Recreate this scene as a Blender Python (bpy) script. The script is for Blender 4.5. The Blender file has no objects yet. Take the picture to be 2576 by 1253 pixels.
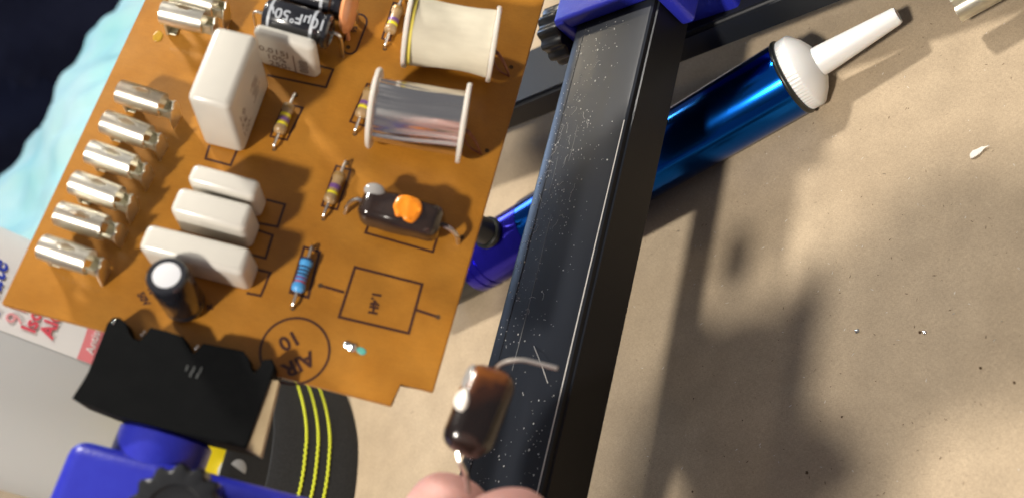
import bpy, bmesh, math, random
from mathutils import Matrix, Vector, Euler
from mathutils import noise as mnoise
R = math.radians
PI = math.pi
random.seed(7)
S = bpy.context.scene
col = S.collection

# ------------------------------------------------------------------ camera frame (1 unit = 1 cm)
FPX = 2402.0; PW, PH = 2576.0, 1253.0            # focal length and frame in measuring pixels
def nrm(v): return Vector(v).normalized()
D1 = nrm((1582, -5910, 2402))                    # along the rail, camera coordinates (x right, y down, z forward)
NI = Vector((-288, 899, 2402)); NI -= NI.dot(D1) * D1
BNc = -NI.normalized()                           # board normal
D2 = D1.cross(BNc)
if D2.x < 0: D2 = -D2
TILT = R(51)
EX = math.cos(TILT) * D2 + math.sin(TILT) * BNc
NT = math.cos(TILT) * BNc - math.sin(TILT) * D2
CAMH = 18.7; HB = 16.75
M3 = Matrix((EX, D1, NT))                        # camera -> world
def c2w(X): return M3 @ Vector(X) + Vector((0, 0, CAMH))
def ray(x, y): return Vector(((x - PW / 2) / FPX, (y - PH / 2) / FPX, 1.0))
def at_depth(x, y, d): return c2w(ray(x, y) * d)
def on_table(x, y, h=0.0):
    r = M3 @ ray(x, y); return Vector((0, 0, CAMH)) + r * ((h - CAMH) / r.z)
U0, V0 = -8.03, 3.1
def on_board(x, y, h=0.0):                       # board coordinates (u, v, h)
    r = ray(x, y); X = r * ((-HB + h) / BNc.dot(r))
    return Vector((X.dot(D2) - U0, X.dot(D1) - V0, h))

cam = bpy.data.cameras.new('camera'); co = bpy.data.objects.new('camera', cam); col.objects.link(co)
cam.sensor_width = 36; cam.lens = 36 * FPX / PW; cam.clip_start = 0.1; cam.clip_end = 2000
right = M3 @ Vector((1, 0, 0)); up = M3 @ Vector((0, -1, 0)); back = M3 @ Vector((0, 0, -1))
m = Matrix((right, up, back)).transposed().to_4x4(); m.translation = (0, 0, CAMH)
co.matrix_world = m
cam.dof.use_dof = True; cam.dof.focus_distance = 22.5; cam.dof.aperture_fstop = 0.15
S.camera = co

w = bpy.data.worlds.new('World'); S.world = w; w.use_nodes = True
w.node_tree.nodes['Background'].inputs[0].default_value = (0.62, 0.62, 0.68, 1)
w.node_tree.nodes['Background'].inputs[1].default_value = 0.26

def lamp(name, loc, target, power, size, colr):
    l = bpy.data.lights.new(name, 'AREA'); l.shape = 'DISK'; l.size = size; l.energy = power; l.color = colr
    o = bpy.data.objects.new(name, l); col.objects.link(o); o.location = loc
    o.rotation_euler = (Vector(target) - Vector(loc)).to_track_quat('-Z', 'Y').to_euler(); return o
lamp('desk_lamp_light', (-23, 29, 43), (-15, 8, 4), 22500, 4.5, (1.0, 0.94, 0.84))
lamp('room_lamp_light', (9, -60, 90), (-12, 6, 6), 150000, 9, (1.0, 0.925, 0.82))
lamp('ceiling_bounce', (20, 30, 170), (0, 0, 0), 20000, 200, (1.0, 0.94, 0.88))
lamp('glow_reflected', (-66, 58, 50), (-15, 12, 5), 5000, 6, (1.0, 0.85, 0.6))
lamp('screen_light', (-112, 62, 40), (-60, 20, 4), 24000, 30, (0.5, 0.68, 1.0))
S.view_settings.view_transform = 'Standard'; S.view_settings.look = 'None'
S.view_settings.exposure = -0.08; S.view_settings.gamma = 1

# ------------------------------------------------------------------ materials
MATS = {}
def mat(name, c, rough=0.5, metal=0.0, c2=None, nscale=3.0, amt=0.5, bump=0.0, bscale=40.0, coat=0.0, rvar=0.0,
        spec=0.5, stretch=None, trans=0.0, sss=0.0, detail=5.0, coords='Object', aniso=0):
    if name in MATS: return MATS[name]
    m = bpy.data.materials.new(name); m.use_nodes = True; nt = m.node_tree; N = nt.nodes; L = nt.links
    b = N['Principled BSDF']; b.inputs['Roughness'].default_value = rough; b.inputs['Metallic'].default_value = metal
    b.inputs['Base Color'].default_value = (*c, 1); b.inputs['Coat Weight'].default_value = coat
    b.inputs['Specular IOR Level'].default_value = spec; b.inputs['Transmission Weight'].default_value = trans
    b.inputs['Coat Roughness'].default_value = 0.12
    if sss: b.inputs['Subsurface Weight'].default_value = sss; b.inputs['Subsurface Radius'].default_value = (0.35, 0.15, 0.1); b.inputs['Subsurface Scale'].default_value = 0.6
    tc = N.new('ShaderNodeTexCoord'); mp = N.new('ShaderNodeMapping'); L.new(tc.outputs[coords], mp.inputs[0])
    if stretch: mp.inputs['Scale'].default_value = stretch
    if c2:
        n = N.new('ShaderNodeTexNoise'); n.inputs['Scale'].default_value = nscale; n.inputs['Detail'].default_value = detail
        L.new(mp.outputs[0], n.inputs[0]); r = N.new('ShaderNodeValToRGB'); L.new(n.outputs[0], r.inputs[0])
        r.color_ramp.elements[0].position = 0.5 - amt / 2; r.color_ramp.elements[1].position = 0.5 + amt / 2
        r.color_ramp.elements[0].color = (*c, 1); r.color_ramp.elements[1].color = (*c2, 1)
        L.new(r.outputs[0], b.inputs['Base Color'])
        if rvar:
            mr = N.new('ShaderNodeMapRange'); L.new(n.outputs[0], mr.inputs[0]); mr.inputs[1].default_value = 0.3; mr.inputs[2].default_value = 0.7
            mr.inputs[3].default_value = max(0.02, rough - rvar); mr.inputs[4].default_value = rough + rvar; L.new(mr.outputs[0], b.inputs['Roughness'])
    if bump:
        n2 = N.new('ShaderNodeTexNoise'); n2.inputs['Scale'].default_value = bscale; n2.inputs['Detail'].default_value = 4
        L.new(mp.outputs[0], n2.inputs[0]); bp = N.new('ShaderNodeBump'); bp.inputs['Strength'].default_value = bump; bp.inputs['Distance'].default_value = 0.02
        L.new(n2.outputs[0], bp.inputs['Height']); L.new(bp.outputs[0], b.inputs['Normal'])
    MATS[name] = m; return m

def kraft():
    m = bpy.data.materials.new('kraft_paper'); m.use_nodes = True; nt = m.node_tree; N = nt.nodes; L = nt.links
    b = N['Principled BSDF']; b.inputs['Roughness'].default_value = 0.75; b.inputs['Specular IOR Level'].default_value = 0.25
    tc = N.new('ShaderNodeTexCoord')
    def noise(scale, sc=(1, 1, 1), rot=0, detail=6, dist=0.0):
        mp = N.new('ShaderNodeMapping'); mp.inputs['Scale'].default_value = sc; mp.inputs['Rotation'].default_value = (0, 0, rot); L.new(tc.outputs['Object'], mp.inputs[0])
        n = N.new('ShaderNodeTexNoise'); n.inputs['Scale'].default_value = scale; n.inputs['Detail'].default_value = detail; n.inputs['Distortion'].default_value = dist
        L.new(mp.outputs[0], n.inputs[0]); return n.outputs[0]
    def ramp(v, stops):
        r = N.new('ShaderNodeValToRGB'); L.new(v, r.inputs[0]); e = r.color_ramp.elements
        e[0].position, e[0].color = stops[0][0], (*stops[0][1], 1); e[1].position, e[1].color = stops[-1][0], (*stops[-1][1], 1)
        for p, c in stops[1:-1]:
            x = e.new(p); x.color = (*c, 1)
        return r.outputs[0]
    def mul(a, bb, f=1.0, mode='MULTIPLY'):
        x = N.new('ShaderNodeMix'); x.data_type = 'RGBA'; x.blend_type = mode; x.inputs[0].default_value = f
        L.new(a, x.inputs[6]); L.new(bb, x.inputs[7]); return x.outputs[2]
    g = lambda v: (v, v, v)
    base = ramp(noise(0.35, detail=4), [(0.3, (0.405, 0.315, 0.213)), (0.7, (0.455, 0.360, 0.248))])
    base = mul(base, ramp(noise(1.1, detail=3), [(0.3, g(0.90)), (0.7, g(1.05))]))
    base = mul(base, ramp(noise(9.0), [(0.3, g(0.95)), (0.7, g(1.03))]))
    base = mul(base, ramp(noise(14, (1, 5, 1), R(25), 3, 0.6), [(0.3, g(0.82)), (0.5, g(1.0)), (0.72, g(1.12))]))
    base = mul(base, ramp(noise(14, (5, 1, 1), R(10), 3, 0.6), [(0.3, g(0.86)), (0.5, g(1.0)), (0.72, g(1.12))]))
    base = mul(base, ramp(noise(3.3, (1, 3.5, 1), R(50), 5, 1.2), [(0.24, g(0.45)), (0.285, g(1.0)), (0.8, g(1.0))]))
    base = mul(base, ramp(noise(11, (1, 1, 1), 0, 2), [(0.20, g(0.35)), (0.25, g(1.0)), (0.8, g(1.0))]))
    L.new(base, b.inputs['Base Color'])
    bp = N.new('ShaderNodeBump'); bp.inputs['Strength'].default_value = 0.3; bp.inputs['Distance'].default_value = 0.006
    L.new(noise(22, (1, 3, 1), R(20), 4), bp.inputs['Height']); L.new(bp.outputs[0], b.inputs['Normal'])
    return m
KRAFT = kraft()
BOARD = mat('phenolic_board', (0.33, 0.132, 0.012), 0.42, c2=(0.40, 0.175, 0.020), nscale=0.9, amt=0.4, bump=0.12, bscale=9, coat=0.08, rvar=0.06, detail=8, spec=0.35)
SILK = mat('brown_ink', (0.045, 0.012, 0.006), 0.5)
INKG = mat('grey_ink', (0.20, 0.15, 0.12), 0.6)
WCAP = mat('white_epoxy', (0.56, 0.54, 0.49), 0.3, c2=(0.60, 0.58, 0.52), nscale=2, bump=0.05, bscale=6, coat=0.3)
TIN = mat('tinned_metal', (0.86, 0.84, 0.76), 0.34, 1.0, c2=(0.76, 0.73, 0.64), nscale=4, bump=0.06, bscale=5, rvar=0.06)
TINB = mat('dull_tin', (0.42, 0.39, 0.27), 0.45, 0.85, c2=(0.62, 0.6, 0.48), nscale=12, bump=0.6, bscale=18)
LEAD = mat('wire_lead', (0.72, 0.69, 0.64), 0.3, 1.0, bump=0.2, bscale=12)
RESB = mat('resistor_body', (0.40, 0.27, 0.13), 0.35, c2=(0.30, 0.19, 0.09), nscale=8, coat=0.3)
YEL = mat('yellow_band', (0.75, 0.66, 0.02), 0.4)
VIO = mat('violet_band', (0.16, 0.07, 0.24), 0.4)
BRN = mat('gold_band', (0.36, 0.22, 0.07), 0.35, 0.3)
BLUB = mat('blue_resistor', (0.06, 0.32, 0.72), 0.35, coat=0.4, c2=(0.09, 0.38, 0.76), nscale=8)
RED = mat('red_band', (0.5, 0.03, 0.03), 0.4)
BLKB = mat('black_band', (0.02, 0.04, 0.10), 0.4)
COTTON = mat('cotton_tape', (0.60, 0.55, 0.43), 0.85, c2=(0.66, 0.61, 0.48), nscale=3, bump=0.6, bscale=30, stretch=(1, 3, 3))
FLANGE = mat('white_nylon', (0.66, 0.63, 0.57), 0.35, sss=0.15)
FOIL = mat('foil_wrap', (0.88, 0.85, 0.80), 0.20, 1.0, c2=(0.78, 0.74, 0.70), nscale=1.5, bump=0.35, bscale=4, stretch=(0.25, 2, 2), rvar=0.05)
COPPER = mat('enamelled_wire', (0.22, 0.09, 0.06), 0.35, 0.6)
SLEEVE = mat('black_sleeve', (0.014, 0.015, 0.02), 0.2, coat=0.5, bump=0.1, bscale=4)
SLEEVEG = mat('grey_print', (0.42, 0.45, 0.50), 0.4)
ALU = mat('capacitor_top', (0.62, 0.63, 0.66), 0.45, 0.1)
EPOXY = mat('black_epoxy', (0.016, 0.010, 0.009), 0.12, coat=0.6, bump=0.35, bscale=5, c2=(0.03, 0.017, 0.012), nscale=4)
EPOXYB = mat('brown_epoxy', (0.012, 0.006, 0.004), 0.22, coat=0.4, bump=0.3, bscale=3, c2=(0.10, 0.03, 0.008), nscale=0.8, amt=0.35)
def gradient_epoxy(m):
    nt = m.node_tree; N = nt.nodes; L = nt.links; b = N['Principled BSDF']
    tc = N.new('ShaderNodeTexCoord'); sx = N.new('ShaderNodeSeparateXYZ'); L.new(tc.outputs['Object'], sx.inputs[0])
    ns = N.new('ShaderNodeTexNoise'); ns.inputs['Scale'].default_value = 1.6; L.new(tc.outputs['Object'], ns.inputs[0])
    a = N.new('ShaderNodeMath'); a.operation = 'MULTIPLY_ADD'; L.new(ns.outputs[0], a.inputs[0]); a.inputs[1].default_value = 0.9; L.new(sx.outputs[0], a.inputs[2])
    a2 = N.new('ShaderNodeMath'); a2.operation = 'MULTIPLY_ADD'; L.new(sx.outputs[1], a2.inputs[0]); a2.inputs[1].default_value = 0.9; L.new(a.outputs[0], a2.inputs[2])
    r = N.new('ShaderNodeValToRGB'); L.new(a2.outputs[0], r.inputs[0]); e = r.color_ramp.elements
    e[0].position = 0.35; e[0].color = (0.010, 0.006, 0.005, 1); e[1].position = 1.15; e[1].color = (0.20, 0.062, 0.010, 1)
    x = e.new(0.72); x.color = (0.035, 0.012, 0.006, 1); L.new(r.outputs[0], b.inputs['Base Color'])
gradient_epoxy(EPOXYB)
ORNG = mat('orange_paint', (0.90, 0.30, 0.015), 0.25, c2=(0.75, 0.20, 0.01), nscale=6, coat=0.4, bump=0.5, bscale=6)
WPAINT = mat('white_paint', (0.8, 0.77, 0.7), 0.35)
CERAM = mat('ceramic_disc', (0.70, 0.30, 0.13), 0.35, coat=0.3, c2=(0.62, 0.24, 0.10), nscale=3)
SOLDER = mat('solder', (0.82, 0.82, 0.80), 0.14, 1.0, bump=0.5, bscale=9)
FLUX = mat('teal_residue', (0.12, 0.42, 0.36), 0.3, coat=0.4)
AMBER = mat('amber_flux', (0.42, 0.24, 0.02), 0.15, coat=0.5)
RAILM = mat('black_rail', (0.013, 0.016, 0.022), 0.34, c2=(0.018, 0.021, 0.028), nscale=0.9, stretch=(3, 0.25, 1), bump=0.03, bscale=14, rvar=0.04, spec=0.32)
RAIL_SHADE = mat('black_rail_shaded', (0.008, 0.008, 0.009), 0.4, bump=0.05, bscale=20, spec=0.2)  # same black as the rail, with the sides' shade put into the colour
BLUEP = mat('blue_plastic', (0.018, 0.022, 0.36), 0.34, bump=0.25, bscale=16, c2=(0.022, 0.03, 0.40), nscale=3, sss=0.05)
BLKP = mat('black_plastic', (0.013, 0.014, 0.016), 0.3, bump=0.15, bscale=8)
BLKM = mat('matt_black_plate', (0.0035, 0.004, 0.0045), 0.7, c2=(0.005, 0.0055, 0.006), nscale=4, bump=0.25, bscale=14, spec=0.06)
TAN = mat('tan_strip', (0.40, 0.31, 0.18), 0.6, c2=(0.36, 0.27, 0.15), nscale=7)
ANOD = mat('blue_anodised', (0.003, 0.075, 0.40), 0.16, 1.0, c2=(0.005, 0.10, 0.46), nscale=1.0, stretch=(0.3, 3, 3), bump=0.03, bscale=3)
ANODV = mat('violet_anodised', (0.018, 0.012, 0.42), 0.2, 0.85, coat=0.3)
NYLON = mat('milky_nylon', (0.72, 0.72, 0.71), 0.38, sss=0.25)
RUBBER = mat('black_rubber', (0.012, 0.014, 0.012), 0.35)
SKIN = mat('skin', (0.50, 0.25, 0.215), 0.55, c2=(0.60, 0.34, 0.30), nscale=1.2, bump=0.5, bscale=9, sss=0.3)
TOWEL = mat('cyan_towel', (0.36, 0.80, 0.84), 0.9, c2=(0.68, 0.95, 0.97), nscale=0.16, bump=1.0, bscale=3)
NAVY = mat('navy_fabric', (0.022, 0.026, 0.070), 0.8, c2=(0.04, 0.046, 0.10), nscale=0.2)
BOTTLE = mat('white_bottle', (0.50, 0.52, 0.54), 0.4, sss=0.1)
LABEL = mat('white_label', (0.74, 0.74, 0.75), 0.4)
PINK = mat('pink_print', (0.72, 0.22, 0.25), 0.4)
PINKL = mat('pale_red_print', (0.72, 0.33, 0.36), 0.4)
REDP = mat('red_print', (0.66, 0.08, 0.12), 0.4)
NAVYP = mat('blue_print', (0.02, 0.05, 0.42), 0.4)
STRAP = mat('black_elastic', (0.008, 0.0085, 0.009), 0.9, c2=(0.02, 0.021, 0.023), nscale=14, stretch=(1, 1, 1), bump=1.0, bscale=22)
STITCH = mat('yellow_thread', (0.58, 0.62, 0.03), 0.7)
GREYT = mat('grey_thread', (0.10, 0.10, 0.11), 0.8)
YPL = mat('yellow_plastic', (0.92, 0.72, 0.02), 0.35)
GPL = mat('grey_plastic', (0.35, 0.36, 0.37), 0.4)
DUST_GLINT = mat('pale_dust_and_glint', (0.75, 0.74, 0.70), 0.7)
SCRAP = mat('white_scrap', (0.82, 0.78, 0.70), 0.7)
DARKB = mat('dark_speck', (0.09, 0.055, 0.03), 0.9, spec=0.1)

# ------------------------------------------------------------------ helpers
def fin(bm, smooth=35, recalc=True):
    if recalc: bmesh.ops.recalc_face_normals(bm, faces=bm.faces[:])
    me = bpy.data.meshes.new('m'); bm.to_mesh(me); bm.free()
    if smooth:
        me.shade_smooth(); me.set_sharp_from_angle(angle=R(smooth))
    return me
def put(name, me, m, parent=None, M=None, label=None):
    o = bpy.data.objects.new(name, me); col.objects.link(o); me.name = name
    if m and not me.materials: me.materials.append(m)
    if parent: o.parent = parent
    if M is not None: o.matrix_local = M
    if label: o['label'] = label
    return o
def tag(o, label, cat, group=None, kind=None):
    if label: o['label'] = label
    if cat: o['category'] = cat
    if group: o['group'] = group
    if kind: o['kind'] = kind
    return o
def empty(name, M=None):
    o = bpy.data.objects.new(name, None); col.objects.link(o); o.empty_display_size = 0.5
    if M is not None: o.matrix_world = M
    return o
def T(x, y, z): return Matrix.Translation((x, y, z))
def RZ(a): return Matrix.Rotation(a, 4, 'Z')
def frame(o, x, z):                       # matrix with given x axis and approximate z axis
    x = Vector(x).normalized(); z = Vector(z); z = (z - z.dot(x) * x).normalized(); y = z.cross(x)
    m = Matrix((x, y, z)).transposed().to_4x4(); m.translation = o; return m
def box(bm, c, s, M=None):
    vs = bmesh.ops.create_cube(bm, size=1.0)['verts']
    bmesh.ops.scale(bm, vec=s, verts=vs); bmesh.ops.translate(bm, vec=c, verts=vs)
    if M: bmesh.ops.transform(bm, matrix=M, verts=vs)
    return vs
def rbox(s, r, seg=3, c=(0, 0, 0), taper=0.0):
    bm = bmesh.new(); box(bm, c, s)
    if taper:
        for v in bm.verts:
            if v.co.z > c[2]: v.co.x = c[0] + (v.co.x - c[0]) * (1 - taper); v.co.y = c[1] + (v.co.y - c[1]) * (1 - taper)
    if r: bmesh.ops.bevel(bm, geom=bm.edges[:], offset=r, segments=seg, profile=0.5, affect='EDGES')
    return bm
def prism(bm, pts, z0, z1):
    lo = [bm.verts.new((p[0], p[1], z0)) for p in pts]; hi = [bm.verts.new((p[0], p[1], z1)) for p in pts]
    bm.faces.new(hi); bm.faces.new(lo[::-1]); n = len(pts)
    for i in range(n): bm.faces.new((lo[i], lo[(i + 1) % n], hi[(i + 1) % n], hi[i]))
def lathe(bm, prof, n=32, ax='X', closed=False):   # profile of (x along the axis, radius)
    rings = []
    for x, r in prof:
        ring = []
        for i in range(n):
            a = 2 * PI * i / n
            p = (x, r * math.cos(a), r * math.sin(a)) if ax == 'X' else (r * math.cos(a), r * math.sin(a), x)
            ring.append(bm.verts.new(p))
        rings.append(ring)
    for k in range(len(rings) - 1):
        for i in range(n): bm.faces.new((rings[k][i], rings[k][(i + 1) % n], rings[k + 1][(i + 1) % n], rings[k + 1][i]))
    if closed:
        for i in range(n): bm.faces.new((rings[-1][i], rings[-1][(i + 1) % n], rings[0][(i + 1) % n], rings[0][i]))
    else:
        bm.faces.new(rings[0][::-1]); bm.faces.new(rings[-1])
def smoothpts(P, k=6):
    P = [Vector(p) for p in P]; out = []
    for i in range(len(P) - 1):
        a = P[max(i - 1, 0)]; b = P[i]; c = P[i + 1]; d = P[min(i + 2, len(P) - 1)]
        for j in range(k):
            t = j / k
            out.append(0.5 * ((2 * b) + (c - a) * t + (2 * a - 5 * b + 4 * c - d) * t * t + (3 * b - a - 3 * c + d) * t ** 3))
    out.append(P[-1]); return out
def tube(bm, P, r, n=10, sm=6, r2=None):
    P = smoothpts(P, sm) if sm else [Vector(p) for p in P]
    up = Vector((0.13, 0.21, 0.97)); prev = None; N_ = len(P)
    for i, p in enumerate(P):
        d = (P[min(i + 1, N_ - 1)] - P[max(i - 1, 0)]).normalized(); x = d.cross(up).normalized(); y = d.cross(x).normalized()
        rr = r if r2 is None else r + (r2 - r) * i / (N_ - 1)
        ring = [bm.verts.new(p + x * rr * math.cos(2 * PI * k / n) + y * rr * math.sin(2 * PI * k / n)) for k in range(n)]
        if prev:
            for k in range(n): bm.faces.new((prev[k], prev[(k + 1) % n], ring[(k + 1) % n], ring[k]))
        else: bm.faces.new(ring[::-1])
        prev = ring
    bm.faces.new(prev)
def tube_me(P, r, n=10, sm=6, r2=None):
    bm = bmesh.new(); tube(bm, P, r, n, sm, r2); return fin(bm)
def strip(bm, P, wd, z0, z1, closed=False):        # printed line in the xy plane
    P = [Vector(p[:2]) for p in P]; n = len(P); rng = range(n if closed else n - 1); L_ = []; R_ = []
    for i in range(n):
        a = P[(i - 1) % n] if (closed or i > 0) else None; c = P[(i + 1) % n] if (closed or i < n - 1) else None; b = P[i]
        d1 = (b - a).normalized() if a is not None else (c - b).normalized(); d2 = (c - b).normalized() if c is not None else d1
        n1 = Vector((-d1.y, d1.x)); n2 = Vector((-d2.y, d2.x)); mm = (n1 + n2).normalized(); k = wd / 2 / max(0.3, mm.dot(n1))
        L_.append(b + mm * k); R_.append(b - mm * k)
    vL = [[bm.verts.new((p.x, p.y, z)) for p in L_] for z in (z0, z1)]; vR = [[bm.verts.new((p.x, p.y, z)) for p in R_] for z in (z0, z1)]
    for i in rng:
        j = (i + 1) % n
        bm.faces.new((vL[1][i], vL[1][j], vR[1][j], vR[1][i])); bm.faces.new((vL[0][i], vL[0][j], vL[1][j], vL[1][i]))
        bm.faces.new((vR[0][j], vR[0][i], vR[1][i], vR[1][j]))
def text_me(s, size, ext=0.004, align='LEFT', bold=0.0, shear=0.0):
    cu = bpy.data.curves.new('t', 'FONT'); cu.body = s; cu.size = size; cu.extrude = ext; cu.align_x = align; cu.offset = bold; cu.resolution_u = 3; cu.shear = shear
    o = bpy.data.objects.new('t', cu); col.objects.link(o)
    bpy.context.view_layer.update(); dg = bpy.context.evaluated_depsgraph_get()
    me = bpy.data.meshes.new_from_object(o.evaluated_get(dg)); bpy.data.objects.remove(o); bpy.data.curves.remove(cu); return me
def wrap_text(s, size, rad, ang0, x0, sgn=1, shear=0.0, bold=0.0, ang_dir=1):
    """text bent round the X axis cylinder: reading along the circumference"""
    me = text_me(s, size, 0.003, bold=bold, shear=shear)
    bm = bmesh.new(); bm.from_mesh(me); bmesh.ops.subdivide_edges(bm, edges=[e for e in bm.edges if e.calc_length() > size * 0.15], cuts=3)
    bmesh.ops.triangulate(bm, faces=bm.faces[:]); bm.to_mesh(me); bm.free()
    return me

def noise_disp(bm, amp, sc, seed=0.0):
    for v in bm.verts: v.co += v.normal * mnoise.noise(v.co * sc + Vector((seed, seed, seed))) * amp

# ------------------------------------------------------------------ setting: table top, floor
bm = bmesh.new()
xs = [-112, 16]; ys = [-42, 95]
prism(bm, [(-110, 5.4), (-110, -42), (16, -42), (16, 95), (0, 95)], -2.0, 0.0)
bmesh.ops.bevel(bm, geom=bm.edges[:], offset=0.3, segments=2, affect='EDGES')
t = put('table_top', fin(bm), KRAFT); tag(t, 'kraft paper covered table top under everything', None, kind='structure')
bm = bmesh.new(); box(bm, (-60, 20, -72.5), (600, 600, 1))
t = put('floor', fin(bm), mat('dark_floor', (0.05, 0.045, 0.04), 0.6, c2=(0.07, 0.06, 0.05), nscale=0.05)); tag(t, 'dark floor below the table', None, kind='structure')

# ------------------------------------------------------------------ circuit board
BX = M3 @ D2; BY = M3 @ D1; BN = M3 @ BNc
org = c2w((U0 * D2 + V0 * D1 - HB * BNc))
BM = Matrix((BX, BY, BN)).transposed().to_4x4(); BM.translation = org
pcb = empty('circuit_board', BM)
tag(pcb, 'orange speaker crossover circuit board crowded with components, gripped in the blue holder', 'circuit board')
OB = on_board
lu = 0.0; ru = OB(1370, 0).x
p_bl = OB(5, 765); p1 = OB(985, 1020); p2 = OB(1003, 962); p3 = OB(1090, 985)
TOPV = 10.6
outl = [(lu, p_bl.y), (p1.x, p1.y), (p2.x + 0.02, p2.y), (p3.x, p3.y), (ru, TOPV), (lu, TOPV)]
bm = bmesh.new(); prism(bm, outl, -0.16, 0.0)
bmesh.ops.bevel(bm, geom=bm.edges[:], offset=0.018, segments=2, affect='EDGES')
def weather(m):
    nt = m.node_tree; N = nt.nodes; L = nt.links; b = N['Principled BSDF']; src = b.inputs['Base Color'].links[0].from_socket
    tc = N.new('ShaderNodeTexCoord')
    for sc_, det, lo, hi, st in ((38, 3, 0.90, 1.05, (1, 1, 1)), (1.3, 6, 0.90, 1.14, (1, 1, 1)), (5, 4, 0.93, 1.04, (1, 6, 1))):
        mp = N.new('ShaderNodeMapping'); mp.inputs['Scale'].default_value = st; L.new(tc.outputs['Object'], mp.inputs[0])
        n = N.new('ShaderNodeTexNoise'); n.inputs['Scale'].default_value = sc_; n.inputs['Detail'].default_value = det; L.new(mp.outputs[0], n.inputs[0])
        r = N.new('ShaderNodeMapRange'); L.new(n.outputs[0], r.inputs[0]); r.inputs[1].default_value = 0.3; r.inputs[2].default_value = 0.7; r.inputs[3].default_value = lo; r.inputs[4].default_value = hi
        x = N.new('ShaderNodeMix'); x.data_type = 'RGBA'; x.blend_type = 'MULTIPLY'; x.inputs[0].default_value = 1; L.new(src, x.inputs[6]); L.new(r.outputs[0], x.inputs[7]); src = x.outputs[2]
    L.new(src, b.inputs['Base Color'])
weather(BOARD)
panel = put('board_panel', fin(bm, 30), BOARD, pcb)

def printed(name, P, wd=0.045, closed=False, sm=False, label=None):
    bm = bmesh.new(); pts = [OB(*p) for p in P]
    if sm: pts = smoothpts([Vector((p.x, p.y, 0)) for p in pts], 8)
    strip(bm, pts, wd, -0.002, 0.004, closed); o = put(name, fin(bm, 0), SILK, panel)
    if label: o['label'] = label
    return o
def rect_px(a, b, c, d): return [a, b, c, d]
printed('printed_outline', [(893, 672), (1062, 715), (1028, 838), (853, 797)], 0.05, True, label='printed rectangle of the missing coil')
printed('printed_line', [(806, 718), (866, 735)], 0.05)
printed('printed_line', [(1046, 779), (1102, 797)], 0.05)
printed('printed_outline', [(745, 268), (762, 272), (722, 353), (680, 344), (716, 262), (745, 268)], 0.04)
printed('printed_outline', [(990, 8), (1008, 12), (980, 104), (961, 98)], 0.04, True)
printed('printed_outline', [(924, 212), (945, 218), (918, 318), (881, 307)], 0.04, True)
printed('printed_outline', [(846, 418), (882, 428), (848, 528), (810, 518)], 0.04, True)
printed('printed_outline', [(765, 622), (804, 634), (775, 748), (730, 735)], 0.05, True)
printed('printed_outline', [(527, 366), (517, 400), (580, 417), (600, 370)], 0.045, False)
printed('printed_outline', [(672, 190), (820, 221), (838, 176), (800, 166)], 0.045, False)
printed('printed_outline', [(640, 560), (698, 571), (717, 515), (670, 503)], 0.045, False)
printed('printed_outline', [(630, 640), (668, 650), (686, 592), (650, 580)], 0.045, False)
printed('printed_outline', [(620, 737), (656, 744), (680, 686), (640, 676)], 0.045, False)
printed('printed_outline', [(930, 560), (919, 586), (1089, 634), (1106, 578)], 0.045, False)
# stadium outline of the ceramic disc
P = []
c1 = Vector((880, 118)); c2 = Vector((904, 56)); d = (c2 - c1).normalized(); nn = Vector((-d.y, d.x)); rr = 19
for k in range(9): a = PI * k / 8; P.append(c2 + nn * rr * math.cos(a) + d * rr * math.sin(a))
for k in range(9): a = PI * k / 8; P.append(c1 - nn * rr * math.cos(a) - d * rr * math.sin(a))
printed('printed_outline', [tuple(p) for p in P], 0.04, True)
# revision stamp
cc = OB(742, 882)
bm = bmesh.new(); strip(bm, [(cc.x + 0.60 * math.cos(2 * PI * k / 56), cc.y + 0.60 * math.sin(2 * PI * k / 56)) for k in range(56)], 0.045, -0.002, 0.004, True)
o = put('printed_circle', fin(bm, 0), SILK, panel)
def board_text(s, a, b, size, bold=0.006, name='printed_text', z=0.0, ctr=True):
    A = OB(*a); B = OB(*b); ang = math.atan2(B.y - A.y, B.x - A.x); C = (A + B) / 2
    me = text_me(s, size, 0.004, 'CENTER', bold)
    return put(name, me, SILK, panel, T(C.x, C.y, 0.0) @ RZ(ang) @ T(0, -size * 0.35, 0))
board_text('10', (746, 849), (712, 867), 0.37, 0.012); board_text('AIR', (779, 904), (726, 930), 0.37, 0.014)
board_text('1.4H', (950, 733), (937, 792), 0.22, 0.012)
board_text('56', (893, 60), (889, 90), 0.16)
board_text('+', (533, 765), (522, 780), 0.24, 0.012)
board_text('50V', (352, 735), (372, 768), 0.17, 0.008)
board_text('10', (372, 715), (390, 745), 0.15, 0.008)
def hole(px, py, r=0.045, m=DARKB, name='lead_hole'):
    p = OB(px, py); bm = bmesh.new(); lathe(bm, [(-0.003, r), (0.006, r), (0.006, r * 0.6), (0.001, r * 0.5)], 12, 'Z')
    return put(name, fin(bm), m, panel, T(p.x, p.y, 0))
for q in [(806, 718), (1102, 797), (787, 622), (737, 775), (872, 412), (814, 551), (1162, 597), (872, 522), (1225, 380), (1286, 170), (744, 240), (690, 376), (968, 124), (893, 338), (876, 120)]: hole(*q)

def lead(parent, P, r=0.03, m=LEAD, name='lead'): return put(name, tube_me(P, r, 8), m, parent)

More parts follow.
